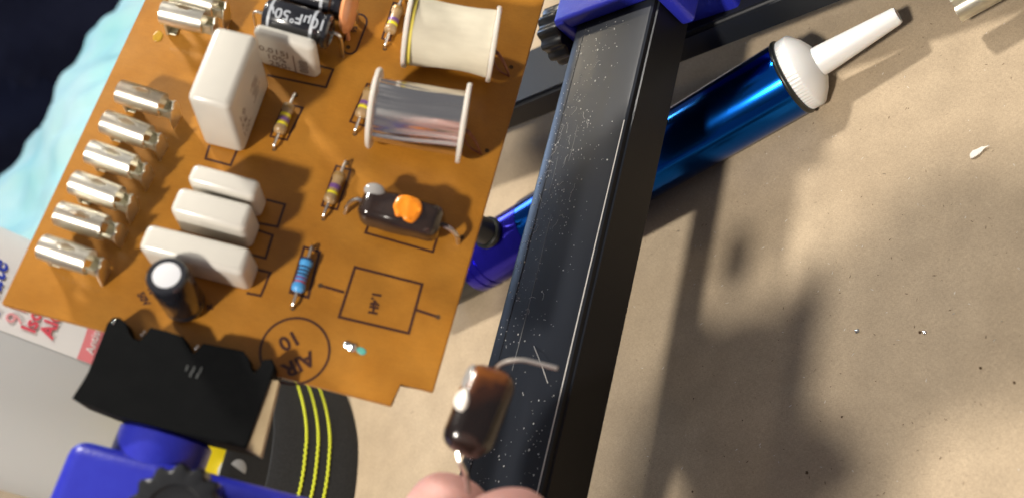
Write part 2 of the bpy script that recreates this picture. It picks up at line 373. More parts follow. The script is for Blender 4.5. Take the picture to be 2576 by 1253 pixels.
# resistors -----------------------------------------------------------------
def res_profile():
    prof = [(-0.33, 0.03), (-0.325, 0.07), (-0.30, 0.112), (-0.25, 0.122), (-0.19, 0.118), (-0.15, 0.102), (0.15, 0.102), (0.19, 0.118), (0.25, 0.122), (0.30, 0.112), (0.325, 0.07), (0.33, 0.03)]
    bm = bmesh.new(); lathe(bm, prof, 24); return fin(bm, 60)
RES = res_profile()
def band_me(x, wd, r):
    bm = bmesh.new(); lathe(bm, [(x - wd / 2, r - 0.01), (x - wd / 2, r + 0.003), (x + wd / 2, r + 0.003), (x + wd / 2, r - 0.01)], 24, closed=True); return fin(bm, 30)
def resistor(a, b, bands, body, name='resistor', label=None, sc=1.0, h=0.13):
    A = OB(*a); B = OB(*b); v = B - A; L2 = v.length / 2 / sc; C = (A + B) / 2
    me = RES.copy(); o = put(name, me, body, pcb, T(C.x, C.y, h) @ RZ(math.atan2(v.y, v.x)) @ Matrix.Scale(sc, 4))
    for x, wd, r, m_ in bands: put('colour_band', band_me(x, wd, r), m_, o)
    for s in (-1, 1): lead(o, [(s * 0.31, 0, 0), (s * (L2 - 0.10), 0, 0.0), (s * (L2 - 0.02), 0, -0.03), (s * L2, 0, -h / sc - 0.02)], 0.028)
    if label: o['label'] = label
    return o
std = [(-0.24, 0.05, 0.122, BRN), (0.03, 0.07, 0.102, VIO), (0.13, 0.055, 0.104, YEL)]
resistor((744, 240), (690, 376), [(-0.22, 0.05, 0.121, BRN), (-0.06, 0.06, 0.103, YEL), (0.04, 0.06, 0.102, VIO), (0.14, 0.06, 0.103, YEL)], RESB, label='tan resistor with two yellow bands and one violet band')
resistor((1014, -2), (968, 124), std, RESB, label='tan resistor beside the cotton wound coil')
resistor((945, 200), (893, 338), std, RESB, label='tan resistor half hidden behind the foil wound coil')
resistor((872, 410), (814, 551), [(-0.24, 0.05, 0.122, BRN), (0.0, 0.09, 0.102, VIO), (0.13, 0.05, 0.103, YEL)], RESB, label='tan resistor left of the black capacitor with an orange dab')
resistor((787, 622), (737, 775), [(-0.29, 0.04, 0.116, BLKB), (-0.14, 0.035, 0.103, BLKB), (-0.07, 0.035, 0.102, BLKB), (0.0, 0.035, 0.102, BLKB), (0.07, 0.04, 0.102, VIO), (0.15, 0.035, 0.103, RED)], BLUB, label='sky blue resistor with dark and red bands')

# white film capacitors ------------------------------------------------------
def box_cap(tl, tr, bl, br, h, r=0.11, label=None, taper=0.03):
    """pixels of the four top face corners, height above the board"""
    a, b, c, d = [OB(*p, h) for p in (tl, tr, bl, br)]
    ux = ((b - a) + (d - c)) / 2; vy = ((a - c) + (b - d)) / 2; C = (a + b + c + d) / 4
    bm = rbox((ux.length, vy.length, h), r, 4, (0, 0, h / 2), taper); noise_disp(bm, 0.012, 2.0, h)
    o = put('film_capacitor', fin(bm, 60), WCAP, pcb, T(C.x, C.y, 0.01) @ RZ(math.atan2(ux.y, ux.x)))
    if label: o['label'] = label
    o['dim'] = (ux.length, vy.length, h); return o
big = box_cap((546, 58), (660, 92), (459, 250), (566, 272), 1.75, 0.12, 'tallest white film capacitor with faded print on its side')
beh = box_cap((640, 52), (803, 96), (630, 82), (790, 128), 1.15, 0.14, 'white film capacitor standing under the black lying capacitor')
capA = box_cap((488, 410), (660, 452), (462, 452), (638, 502), 0.95, 0.11, 'upper of the three small white film capacitors')
capB = box_cap((448, 468), (642, 512), (420, 528), (616, 586), 0.95, 0.12, 'middle of the three small white film capacitors')
capC = box_cap((366, 558), (640, 624), (342, 624), (610, 694), 0.95, 0.12, 'longest of the small white film capacitors, beside the upright black one')
def side_text(o, s, size, pos, face, bold=0.0, flip=False):
    lx, ly, lh = o['dim']
    me = text_me(s, size, 0.003, 'CENTER', bold)
    if face == '-y': M = T(pos[0], -ly / 2 * 0.985 - 0.003, pos[1]) @ Matrix.Rotation(PI / 2, 4, 'X')
    else: M = T(lx / 2 * 0.985 + 0.003, pos[0], pos[1]) @ RZ(PI / 2) @ Matrix.Rotation(PI / 2, 4, 'X')
    if flip: M = M @ RZ(PI)
    return put('printed_text', me, INKG, o, M)
side_text(beh, '0.015J', 0.24, (-0.22, 0.60), '-y'); side_text(beh, '10%', 0.24, (-0.20, 0.37), '-y'); side_text(beh, '250-', 0.24, (-0.15, 0.14), '-y')
bm = bmesh.new(); box(bm, (0.16, -beh['dim'][1] / 2 * 0.985 - 0.002, 0.40), (0.02, 0.006, 0.62))
for k in range(9): box(bm, (0.33 + 0.01 * (k % 3), -beh['dim'][1] / 2 * 0.985 - 0.002, 0.20 + k * 0.05), (0.16 + 0.03 * (k % 2), 0.006, 0.02))
put('printed_marks', fin(bm, 0), INKG, beh)
side_text(big, '1.0', 0.24, (-0.45, 0.85), '+x'); side_text(big, '5%', 0.22, (-0.45, 0.60), '+x'); side_text(big, '100-', 0.24, (-0.40, 0.33), '+x')
bm = bmesh.new()
for k in range(8): box(bm, (big['dim'][0] / 2 * 0.985 + 0.002, 0.18 + 0.05 * (k % 3), 0.55 + k * 0.07), (0.006, 0.30 - 0.06 * (k % 2), 0.025))
put('printed_marks', fin(bm, 0), INKG, big)

# upright electrolytic -----------------------------------------------------
C = OB(468, 768); Tp = OB(420, 693, 1.25)
bm = bmesh.new(); lathe(bm, [(0.0, 0.30), (0.02, 0.34), (0.08, 0.36), (0.14, 0.35), (0.18, 0.34), (0.22, 0.355), (1.15, 0.355), (1.22, 0.345), (1.26, 0.31), (1.262, 0.235), (1.245, 0.23)], 40, 'Z')
ax = Vector((Tp.x - C.x, Tp.y - C.y, 1.25))
M = frame((C.x, C.y, 0.03), (1, 0, 0), ax); z_ = ax.normalized(); x_ = Vector((1, 0, 0)); x_ = (x_ - x_.dot(z_) * z_).normalized(); y_ = z_.cross(x_)
M = Matrix((x_, y_, z_)).transposed().to_4x4(); M.translation = (C.x, C.y, 0.03)
ue = put('upright_capacitor', fin(bm, 30), SLEEVE, pcb, M, 'upright black can capacitor with a pale round top')
bm = bmesh.new(); lathe(bm, [(1.20, 0.232), (1.258, 0.232), (1.262, 0.20)], 32, 'Z'); put('can_top', fin(bm), ALU, ue)
bm = bmesh.new()
for k in range(5): box(bm, (0, 0, 0.25 + 0.2 * k), (0.09, 0.008, 0.10), RZ(R(215)) @ T(0, 0, 0) @ T(0, -0.357, 0))
put('polarity_stripe', fin(bm, 0), SLEEVEG, ue)

# lying electrolytics -----------------------------------------------------
def lying(a, b, r, h, label, prints=True):
    A = OB(*a, h); B = OB(*b, h); v = B - A; L = v.length
    bm = bmesh.new(); lathe(bm, [(0, r * 0.72), (0.02, r * 0.9), (0.07, r), (L - 0.24, r), (L - 0.20, r * 0.9), (L - 0.15, r * 0.9), (L - 0.11, r), (L - 0.03, r * 0.97), (L, r * 0.8), (L - 0.03, r * 0.7)], 40)
    o = put('axial_capacitor', fin(bm, 40), SLEEVE, pcb, frame(A, v, (0, 0, 1)), label)
    return o, L
ax1, L1 = lying((668, 38), (832, 84), 0.335, 0.72, 'black lying can capacitor printed 10 50v')
def on_cyl(parent, me, rad, ang0, m, name, x0):
    """wrap a flat mesh (x along axis, y circumference) on the X-axis cylinder"""
    for v in me.vertices:
        x, y, z = v.co; a = ang0 - y / rad; rr = rad + z
        v.co = (x0 + x, rr * math.cos(a), rr * math.sin(a))
    return put(name, me, m, parent)
def dense_text(s, size, flip=True, bold=0.0, shear=0.0, ext=0.004):
    me = text_me(s, size, ext, 'CENTER', bold, shear); bm = bmesh.new(); bm.from_mesh(me)
    bmesh.ops.triangulate(bm, faces=bm.faces[:])
    for _ in range(2): bmesh.ops.subdivide_edges(bm, edges=[e for e in bm.edges if e.calc_length() > size * 0.18], cuts=1); bmesh.ops.triangulate(bm, faces=bm.faces[:])
    if flip: bmesh.ops.transform(bm, matrix=RZ(PI), verts=bm.verts[:])
    bm.to_mesh(me); bm.free(); return me
# local x axis runs left to right in the photo, angle 90 deg = outward from the board
on_cyl(ax1, dense_text('10\u00b5F\u00b050v', 0.29, True, 0.004), 0.336, R(88), SLEEVEG, 'printed_text', L1 * 0.53)
def arcband(x0, x1, rad, a0, a1, t=0.004):
    bm = bmesh.new(); n = 14; q = []
    for i in range(n + 1):
        a = a0 + (a1 - a0) * i / n; q.append([bm.verts.new((x, (rad + t) * math.cos(a), (rad + t) * math.sin(a))) for x in (x0, x1)])
    for i in range(n): bm.faces.new((q[i][0], q[i + 1][0], q[i + 1][1], q[i][1]))
    me = fin(bm); return me
for x0, x1 in ((0.13, 0.18), (L1 - 0.34, L1 - 0.28)): put('printed_band', arcband(x0, x1, 0.336, R(10), R(170)), SLEEVEG, ax1)
lead(ax1, [(0.0, 0, 0), (-0.16, 0, 0.02), (-0.25, 0, -0.12), (-0.26, 0, -0.75)], 0.03); lead(ax1, [(L1 - 0.02, 0, 0), (L1 + 0.12, 0, 0.02), (L1 + 0.2, 0, -0.15), (L1 + 0.2, 0, -0.72)], 0.03)
ax2, L2 = lying((700, -32), (868, 12), 0.36, 0.55, 'black lying can capacitor cut by the photo edge')
put('printed_band', arcband(L2 - 0.42, L2 - 0.36, 0.362, R(10), R(170)), SLEEVEG, ax2)
lead(ax2, [(L2 - 0.02, 0, 0), (L2 + 0.14, 0, 0.02), (L2 + 0.22, 0, -0.15), (L2 + 0.22, 0, -0.58)], 0.03)

# ceramic disc --------------------------------------------------------------
A = OB(880, 122); B = OB(905, 50); v = (B - A).normalized(); C = OB(878, 26, 0.62)
bm = bmesh.new(); lathe(bm, [(-0.10, 0.02), (-0.098, 0.30), (-0.07, 0.42), (0, 0.47), (0.07, 0.42), (0.098, 0.30), (0.10, 0.02)], 40)
nrmv = Vector((v.y, -v.x, 0.05)).normalized()
cd = put('ceramic_disc', fin(bm, 60), CERAM, pcb, frame((C.x, C.y, 0.62), nrmv, (0, 0, 1)), 'thin orange ceramic disc capacitor on edge')
for s in (-1, 1): lead(cd, [(0, s * 0.2, -0.36), (0.0, s * 0.24, -0.45), (0, s * 0.27, -0.63)], 0.045, CERAM)
# wound coils ---------------------------------------------------------------
def coil(fl_t, fl_b, fr_t, fr_b, body_m, body_r, name, label, crumple=0.0, flr=None):
    fl = (Vector(fl_t) + Vector(fl_b)) / 2; fr = (Vector(fr_t) + Vector(fr_b)) / 2
    rad = flr; A = OB(fl.x, fl.y, rad); B = OB(fr.x, fr.y, rad); v = B - A; L = v.length
    M = frame(A, v, (0, 0, 1)); n = 144 if crumple else 72
    bm = bmesh.new(); K = 26; rings = []
    for k in range(K + 1):
        x = 0.05 + (L - 0.1) * k / K; ring = []
        for i in range(n):
            a = 2 * PI * i / n; rr = body_r
            if crumple:
                w_ = mnoise.noise(Vector((x * 0.5, 1.3 * math.cos(a), 1.3 * math.sin(a))))
                rr += crumple * (0.22 * math.sin(a * 7 + 3.5 * w_) + 0.12 * abs(math.sin(a * 9.5 + 5 * w_)) + 0.06 * math.sin(a * 23 + 9 * w_)) + crumple * 0.25 * mnoise.noise(Vector((x * 0.9, 3 * math.cos(a), 3 * math.sin(a))))
            else: rr += 0.05 * mnoise.noise(Vector((x * 1.4, 1.5 * math.cos(a), 1.5 * math.sin(a) + 4))) - 0.05 * math.sin(PI * k / K)
            ring.append(bm.verts.new((x, rr * math.cos(a), rr * math.sin(a))))
        rings.append(ring)
    for k in range(K):
        for i in range(n): bm.faces.new((rings[k][i], rings[k][(i + 1) % n], rings[k + 1][(i + 1) % n], rings[k + 1][i]))
    o = put(name, fin(bm, 60), body_m, pcb, M, label)
    for x0 in (-0.04, L - 0.04):
        bm = bmesh.new(); lathe(bm, [(x0, 0.12), (x0, rad - 0.02), (x0 + 0.02, rad), (x0 + 0.07, rad), (x0 + 0.09, rad - 0.02), (x0 + 0.09, 0.12)], 56, closed=True)
        put('flange', fin(bm, 30), FLANGE, o)
    bm = bmesh.new(); lathe(bm, [(-0.05, 0.10), (-0.05, 0.2), (L + 0.06, 0.2), (L + 0.06, 0.10)], 24, closed=True); put('core_tube', fin(bm, 30), FLANGE, o)
    return o, L, rad
c1o, Lc1, rc1 = coil((1045, -18), (1012, 170), (1268, 12), (1215, 214), COTTON, 0.66, 'cotton_coil', 'coil wound in cream cotton tape between white flanges', 0, 0.74)
c2o, Lc2, rc2 = coil((957, 166), (926, 380), (1186, 208), (1146, 414), FOIL, 0.60, 'foil_coil', 'coil wrapped in crumpled silvery foil between white flanges', 0.10, 0.76)
bm = bmesh.new(); lathe(bm, [(0.06, 0.60), (0.06, 0.675), (0.12, 0.675), (0.12, 0.60)], 48, closed=True); put('yellow_tape_edge', fin(bm), mat('yellow_tape', (0.75, 0.62, 0.1), 0.5), c1o)
for o_, L_, m_, e in ((c1o, Lc1, COPPER, 0.42), (c2o, Lc2, COPPER, 0.40)):
    zz = -(0.75)
    for k in range(2): lead(o_, [(L_ + 0.02, -0.05 + 0.05 * k, -0.15), (L_ + 0.14, -0.1, -0.2 + 0.06 * k), (L_ + 0.26, -0.12 + 0.04 * k, -0.42), (L_ + 0.36, -0.16, -0.6), (L_ + 0.42, -0.2, zz)], 0.022, m_)
    lead(o_, [(L_ + 0.42, -0.2, zz + 0.02), (L_ + 0.22, -0.14, zz + 0.05), (L_ + 0.08, -0.1, -0.5), (L_ + 0.02, 0, -0.3)], 0.018, m_)
# black moulded capacitor ----------------------------------------------------
A = OB(912, 512, 0.42); B = OB(1112, 566, 0.42); v = B - A; L = v.length; C = (A + B) / 2
bm = rbox((L, 0.68, 0.58), 0.2, 6); bmesh.ops.subdivide_edges(bm, edges=[e for e in bm.edges if e.calc_length() > 0.3], cuts=6, use_grid_fill=True); noise_disp(bm, 0.075, 2.0, 3.0)
for q in bm.verts:
    if q.co.x < -L / 2 + 0.25: q.co.y *= 1.04; q.co.z *= 1.05
bc = put('moulded_capacitor', fin(bm, 60), EPOXY, pcb, T(C.x, C.y, 0.42) @ RZ(math.atan2(v.y, v.x)), 'glossy black moulded capacitor with an orange paint dab')
def blob(P, z0, z1, n=28, jit=0.0):
    bm = bmesh.new(); P = smoothpts([Vector((*p, 0)) for p in P + [P[0]]], 5)[:-1]; c = sum(P, Vector()) / len(P); rings = []
    for f, z in ((1, z0), (0.99, z0 + (z1 - z0) * 0.55), (0.9, z1 * 0.97 + z0 * 0.03), (0.6, z1), (0.25, z1)):
        rings.append([bm.verts.new((c.x + (p.x - c.x) * f, c.y + (p.y - c.y) * f, z + jit * mnoise.noise(p * 7 * f))) for p in P])
    N_ = len(P)
    for k in range(len(rings) - 1):
        for i in range(N_): bm.faces.new((rings[k][i], rings[k][(i + 1) % N_], rings[k + 1][(i + 1) % N_], rings[k + 1][i]))
    bm.faces.new(rings[-1]); return fin(bm, 70)
put('orange_dab', blob([(-0.17, -0.02), (-0.13, 0.19), (0.05, 0.26), (0.27, 0.22), (0.36, 0.02), (0.27, -0.22), (0.10, -0.23), (0.04, -0.18), (-0.07, -0.2)], 0.26, 0.36, jit=0.03), ORNG, bc)
bm = bmesh.new(); bmesh.ops.create_uvsphere(bm, u_segments=20, v_segments=12, radius=0.2); bmesh.ops.scale(bm, vec=(1.0, 0.75, 0.45), verts=bm.verts[:])
put('resin_blob', fin(bm), mat('grey_resin', (0.30, 0.29, 0.28), 0.15, coat=0.6, bump=0.4, bscale=6), bc, T(-L / 2 + 0.17, 0.22, 0.2))
lead(bc, [(-L / 2 + 0.02, 0.05, 0), (-L / 2 - 0.12, 0.04, 0.02), (-L / 2 - 0.25, -0.02, -0.12), (-L / 2 - 0.32, -0.12, -0.42)], 0.04)
lead(bc, [(L / 2 - 0.02, 0, 0.0), (L / 2 + 0.14, -0.02, -0.02), (L / 2 + 0.3, -0.06, -0.16), (L / 2 + 0.36, -0.1, -0.42)], 0.045)
bm = bmesh.new(); lathe(bm, [(L / 2 - 0.03, 0.06), (L / 2 + 0.04, 0.05), (L / 2 + 0.12, 0.046)], 12); put('resin_collar', fin(bm), EPOXY, bc)
# solder blob, cut lead ------------------------------------------------------
p = OB(887, 876)
bm = bmesh.new(); bmesh.ops.create_uvsphere(bm, u_segments=16, v_segments=10, radius=0.1); bmesh.ops.scale(bm, vec=(1.45, 0.8, 0.5), verts=bm.verts[:]); noise_disp(bm, 0.06, 9)
so = put('solder_blob', fin(bm, 60), SOLDER, pcb, T(p.x - 0.04, p.y + 0.01, 0.02) @ RZ(R(-8)))
p = OB(908, 882); put('teal_residue', blob([(-0.12, 0), (-0.05, 0.06), (0.06, 0.05), (0.1, -0.02), (0.02, -0.07)], 0.001, 0.012), FLUX, pcb, T(p.x, p.y, 0))
# terminal clips -------------------------------------------------------------
def clip_mesh():
    bm = bmesh.new(); n = 40; K = 34; r = 0.225; L = 0.84; g = []
    for k in range(K + 1):
        x = L * k / K; row = []
        for i in range(n + 1):
            a = R(-62) + R(304) * i / n              # open at the bottom
            rr = r * (1.0 + 0.05 * math.sin(PI * k / K))
            row.append(bm.verts.new((x, -rr * math.cos(a), rr * math.sin(a))))
        g.append(row)
    for k in range(K):
        for i in range(n):
            xm = L * (k + 0.5) / K; am = math.degrees(R(-62) + R(304) * (i + 0.5) / n)
            dx = (xm - 0.44) / 0.19
            if abs(dx) < 1 and abs((am - 104) / 17) < (1 - abs(dx)) ** 0.7: continue
            bm.faces.new((g[k][i], g[k + 1][i], g[k + 1][i + 1], g[k][i + 1]))
    for v in [v for v in bm.verts if not v.link_faces]: bm.verts.remove(v)
    bmesh.ops.solidify(bm, geom=bm.faces[:], thickness=0.022)
    return fin(bm, 40)
CLIP = clip_mesh(); CLIP.materials.append(TIN)
bm = bmesh.new(); box(bm, (0.10, 0.08, -0.34), (0.12, 0.03, 0.30)); box(bm, (0.06, -0.03, -0.33), (0.05, 0.22, 0.30)); box(bm, (0.13, 0, -0.46), (0.2, 0.24, 0.03))
bmesh.ops.bevel(bm, geom=bm.edges[:], offset=0.008, segments=1, affect='EDGES'); FOOT = fin(bm); FOOT.materials.append(TINB)
bm = bmesh.new()
prism(bm, [(-0.19, -0.47), (0.14, -0.47), (0.17, -0.1), (0.13, 0.08), (0.05, 0.12), (-0.02, 0.02), (-0.10, 0.05), (-0.17, -0.08)], 0, 0.028)
bmesh.ops.transform(bm, matrix=Matrix.Rotation(PI / 2, 4, 'Z') @ Matrix.Rotation(PI / 2, 4, 'X'), verts=bm.verts[:]); bmesh.ops.translate(bm, vec=(1.02, 0, 0), verts=bm.verts[:])
TAB = fin(bm); TAB.materials.append(TIN)
bm = bmesh.new()
prism(bm, [(0.82, -0.15), (0.93, -0.12), (1.03, -0.13), (1.03, 0.10), (0.93, 0.14), (0.82, 0.16)], -0.16, -0.12)
box(bm, (0.92, -0.14, -0.03), (0.18, 0.025, 0.22)); box(bm, (0.93, 0.12, -0.05), (0.16, 0.025, 0.18)); noise_disp(bm, 0.03, 12)
NECK = fin(bm); NECK.materials.append(TINB)
CLH = 0.48
clips = [((436, -16), (543, 14)), ((409, 32), (514, 58)), ((302, 231), (410, 266)), ((265, 307), (376, 342)), ((227, 382), (340, 417)), ((187, 459), (303, 496)), ((149, 537), (266, 573)), ((108, 620), (228, 656))]
cn = ['terminal clip cut by the upper photo edge', 'terminal clip above the wide gap in the row', 'terminal clip just below the wide gap', 'second terminal clip below the gap', 'third terminal clip below the gap', 'fourth terminal clip below the gap', 'terminal clip last but one to the board corner', 'terminal clip nearest the lower left board corner']
for k, (a, b) in enumerate(clips):
    A = OB(*a, CLH); B = OB(*b, CLH); v = B - A; s = v.length / 0.84
    o = put('terminal_clip', CLIP, None, pcb, T(A.x, A.y, CLH) @ RZ(math.atan2(v.y, v.x) + random.uniform(-0.05, 0.05)) @ Matrix.Rotation(R(random.uniform(-10, 10)), 4, 'X') @ Matrix.Diagonal((s, 1, 1, 1)), 'silvery ' + cn[k])
    put('foot', FOOT, None, o); put('end_tab', TAB, None, o); put('neck', NECK, None, o)
p = OB(398, 92); put('flux_puddle', blob([(-0.1, 0), (-0.03, 0.12), (0.08, 0.05), (0.07, -0.1), (-0.05, -0.12)], 0.001, 0.012), AMBER, pcb, T(p.x, p.y, 0))

# ------------------------------------------------------------------ board holder
RX0, RX1, RT, RB = -15.92, -13.30, 5.2, 3.9
hold = empty('board_holder', T((RX0 + RX1) / 2, 8, RB)); HI = hold.matrix_world.inverted()
bpy.context.view_layer.update(); HI = Matrix.Translation((-(RX0 + RX1) / 2, -8, -RB))
tag(hold, 'black and blue benchtop holder whose rail crosses the photo beside the board', 'board holder')
def hput(name, me, m, M=None, parent=None, label=None): return put(name, me, m, parent or hold, (HI @ M) if M is not None else HI, label)
bm = bmesh.new(); wd = RX1 - RX0; cx = (RX0 + RX1) / 2
prof = [(RX0, RB), (RX1, RB), (RX1, RT - 0.16), (RX1 - 0.05, RT - 0.15), (RX1 - 0.055, RT - 0.12), (RX1 - 0.07, RT - 0.05), (RX1 - 0.12, RT - 0.012), (RX1 - 0.2, RT), (RX0 + 0.42, RT), (RX0 + 0.40, RT - 0.012), (RX0 + 0.38, RT), (RX0 + 0.12, RT), (RX0 + 0.05, RT - 0.03), (RX0, RT - 0.09)]
lo = [bm.verts.new((x, -9, z)) for x, z in prof]; hi = [bm.verts.new((x, 17.6, z)) for x, z in prof]; n = len(prof)
bm.faces.new(lo); bm.faces.new(hi[::-1])
for i in range(n): bm.faces.new((lo[i], hi[i], hi[(i + 1) % n], lo[(i + 1) % n]))
me = fin(bm, 25); me.materials.append(RAILM); me.materials.append(RAIL_SHADE)
for p_ in me.polygons:
    if abs(p_.normal.x) > 0.7: p_.material_index = 1  # side faces take the darker, shaded copy of the rail black
rail = hput('rail', me, None)
# dust, flakes and scratches on the rail
bm = bmesh.new(); rnd = random.Random(3)
for k in range(620):
    y = rnd.uniform(2, 14.6) if rnd.random() < 0.4 else rnd.gauss(10.2, 2.2)
    if rnd.random() < 0.12: y = rnd.gauss(3.2, 0.7)
    if not 1.5 < y < 14.5: continue
    x = RX0 + 0.1 + (wd - 0.35) * (rnd.betavariate(1.3, 2.4) if y > 5 else rnd.random())
    s = rnd.choice([0.006, 0.007, 0.009, 0.012, 0.018]) * rnd.uniform(0.7, 1.3); a = rnd.uniform(0, PI)
    pts = [(x + s * math.cos(a + q) * rnd.uniform(0.5, 1.2), y + s * math.sin(a + q) * rnd.uniform(0.5, 1.6)) for q in (0, 1.5, 3.1, 4.6)]
    prism(bm, pts, RT - 0.001, RT + s * rnd.uniform(0.2, 0.7))
for k in range(26):
    x = RX0 + rnd.uniform(0.2, 1.4); y = rnd.gauss(9.8, 1.6); P = []; a = rnd.uniform(0, 6.28)
    for q in range(7):
        P.append((x, y, RT + 0.008)); a += rnd.uniform(-0.9, 0.9); x += 0.035 * math.cos(a); y += 0.05 * math.sin(a)
    tube(bm, P, 0.0035, 4, 2)
tube(bm, [on_table(1343, 870, RT + 0.02), on_table(1362, 918, RT + 0.25), on_table(1378, 963, RT + 0.02)], 0.007, 5, 6)
dust = hput('dust_and_shavings', fin(bm, 0), DUST_GLINT); dust['kind'] = 'stuff'
bm = bmesh.new()
for (x, y0, y1) in ((-15.02, 5.2, 9.0), (-15.3, 9.6, 10.6), (-14.9, 10.4, 11.4)):
    tube(bm, [(x, y0, RT + 0.001), (x + 0.01, (y0 + y1) / 2, RT + 0.001), (x - 0.01, y1, RT + 0.001)], 0.006, 5, 8)
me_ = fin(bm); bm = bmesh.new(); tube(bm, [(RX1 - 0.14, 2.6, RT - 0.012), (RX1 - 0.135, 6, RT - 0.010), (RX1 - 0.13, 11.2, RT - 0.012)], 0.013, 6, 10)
hput('edge_highlight', fin(bm), DUST_GLINT)  # specular highlight of the rail edge, built in as a pale ridge
hput('scratches', me_, mat('scratch_grey', (0.30, 0.30, 0.29), 0.5))
# crossbar foot beneath the rail
bm = bmesh.new(); box(bm, (-4, 1.12, 2.0), (44, 2.2, 1.0)); bmesh.ops.bevel(bm, geom=bm.edges[:], offset=0.12, segments=3, affect='EDGES'); bmesh.ops.transform(bm, matrix=T(-15.57, 15.64, 0) @ RZ(R(5.5)), verts=bm.verts[:])
hput('foot_bar', fin(bm, 40), mat('foot_black', (0.014, 0.016, 0.02), 0.45, spec=0.3, bump=0.05, bscale=12))
for s, yy in ((-38, 14.6), (1, 18.3)):
    hput('rubber_foot', fin(rbox((2.4, 2.5, 1.5), 0.15, 2)), RUBBER, T(s, yy, 0.75))
# corner joint of blue plastic
def pxl(x, y, h): return on_table(x, y, h)
joint = fin(rbox((3.5, 3.6, 0.42), 0.12, 3)); o = hput('corner_joint', joint, BLUEP, T(-14.6, 16.35, RT + 0.24))
for s, x in ((-1, RX0 - 0.22), (1, RX1 + 0.22)):
    hput('joint_cheek', fin(rbox((0.4, 3.4, 1.5), 0.12, 3)), BLUEP, T(x, 16.2, 4.85))
hput('joint_hub', fin(rbox((2.9, 2.5, 2.5), 0.12, 3)), BLUEP, T(-14.4, 17.4, 3.0))
hput('joint_lug', fin(rbox((2.6, 2.0, 0.9), 0.14, 3)), BLUEP, T(RX1 + 1.6, 17.7, 3.0))
def knob(r, hgt, lobes=14):
    bm = bmesh.new(); rings = []; n = lobes * 8
    for z, f in ((0, 0.94), (0.06, 1.0), (hgt - 0.10, 1.0), (hgt - 0.03, 0.95), (hgt, 0.84), (hgt, 0.6), (hgt - 0.05, 0.55), (hgt - 0.05, 0.01)):
        rings.append([bm.verts.new(((r * f + (0.045 * r / 0.7 * math.cos(lobes * 2 * PI * i / n) if f > 0.9 else 0)) * math.cos(2 * PI * i / n), (r * f + (0.045 * r / 0.7 * math.cos(lobes * 2 * PI * i / n) if f > 0.9 else 0)) * math.sin(2 * PI * i / n), z)) for i in range(n)])
    for k in range(len(rings) - 1):
        for i in range(n): bm.faces.new((rings[k][i], rings[k][(i + 1) % n], rings[k + 1][(i + 1) % n], rings[k + 1][i]))
    bm.faces.new(rings[0][::-1]); bm.faces.new(rings[-1]); return fin(bm, 35)
kp = Vector((RX0 - 0.42, 14.95, 4.8))
hput('clamp_knob', knob(0.76, 0.75, 12), BLKP, frame(kp, (0, 1, 0), (-1, 0, 0)), label='black ribbed knob beside the top blue joint')
# jaw gripping the lower board edge (in board coordinates)
hj = 0.42
jp = [(180, 1001), (222, 935), (262, 842), (268, 814), (282, 798), (302, 798), (317, 812), (324, 836), (330, 852), (350, 862), (361, 850), (378, 822), (420, 833), (461, 846), (472, 866), (477, 888), (489, 893), (500, 880), (510, 862), (560, 872), (612, 882), (626, 900), (630, 932), (640, 946), (654, 926), (662, 904), (684, 902), (692, 922), (668, 990), (620, 1126), (460, 1088), (296, 1046)]
pts = [OB(x, y, hj) for x, y in jp]
bm = bmesh.new(); prism(bm, [(p.x, p.y) for p in pts], -0.55, hj); bmesh.ops.bevel(bm, geom=[e for e in bm.edges if all(abs(v.co.z - hj) < 1e-4 for v in e.verts)], offset=0.02, segments=2, affect='EDGES')
jaw = hput('jaw', fin(bm, 30), BLKM, BM, label='matt black jaw plate with notches gripping the board')
bm = bmesh.new(); prism(bm, [(OB(*q, hj - 0.05).x, OB(*q, hj - 0.05).y) for q in ((668, 953), (701, 957), (655, 1148), (617, 1126))], hj - 0.3, hj - 0.05)
put('side_strip', fin(bm, 0), TAN, jaw)
bm = bmesh.new()
for (x, y) in ((470, 925), (480, 940), (487, 928), (497, 944), (505, 930)):
    p = OB(x, y, hj); box(bm, (p.x, p.y, hj + 0.002), (0.025, 0.10, 0.006), None)
put('scuff_marks', fin(bm, 0), mat('scuff', (0.06, 0.065, 0.065), 0.6), jaw)['kind'] = 'stuff'
bm = bmesh.new()
for (x, y) in ((357, 842), (363, 834), (284, 812), (492, 876), (497, 870), (288, 806)):
    p = OB(x, y, hj); q = bmesh.ops.create_icosphere(bm, subdivisions=1, radius=0.028)['verts']; bmesh.ops.translate(bm, vec=(p.x, p.y, hj - 0.01), verts=q)
put('solder_splash', fin(bm, 60), SOLDER, jaw)['kind'] = 'stuff'
# pivot collar, arm block, knob
pc = OB(415, 1085, -0.25)
bm = bmesh.new(); lathe(bm, [(-2.0, 0.7), (-2.0, 0.80), (-0.06, 0.80), (0.0, 0.74), (0.0, 0.3)], 48)
hput('pivot_collar', fin(bm, 35), BLUEP, BM @ frame((pc.x, pc.y - 0.02, -0.50), (0, 1, 0), (0, 0, 1)))
tl = OB(176, 1096, 0.35); rr_ = OB(830, 1262, 0.35)
W_ = (rr_ - tl); ang = math.atan2(W_.y, W_.x)
MB_ = BM @ T(tl.x, tl.y, 0) @ RZ(ang)
blk = fin(rbox((W_.length + 0.3, 2.6, 1.75), 0.28, 5, ((W_.length + 0.3) / 2, -1.3, -0.52)), 60)
blk_o = hput('arm_block', blk, BLUEP, MB_)
kc = OB(462, 1300, 0.35)
hput('clamp_knob', knob(0.72, 0.75, 14), BLKP, BM @ T(kc.x, kc.y, 0.38), label='black ribbed knob on the lower blue arm')
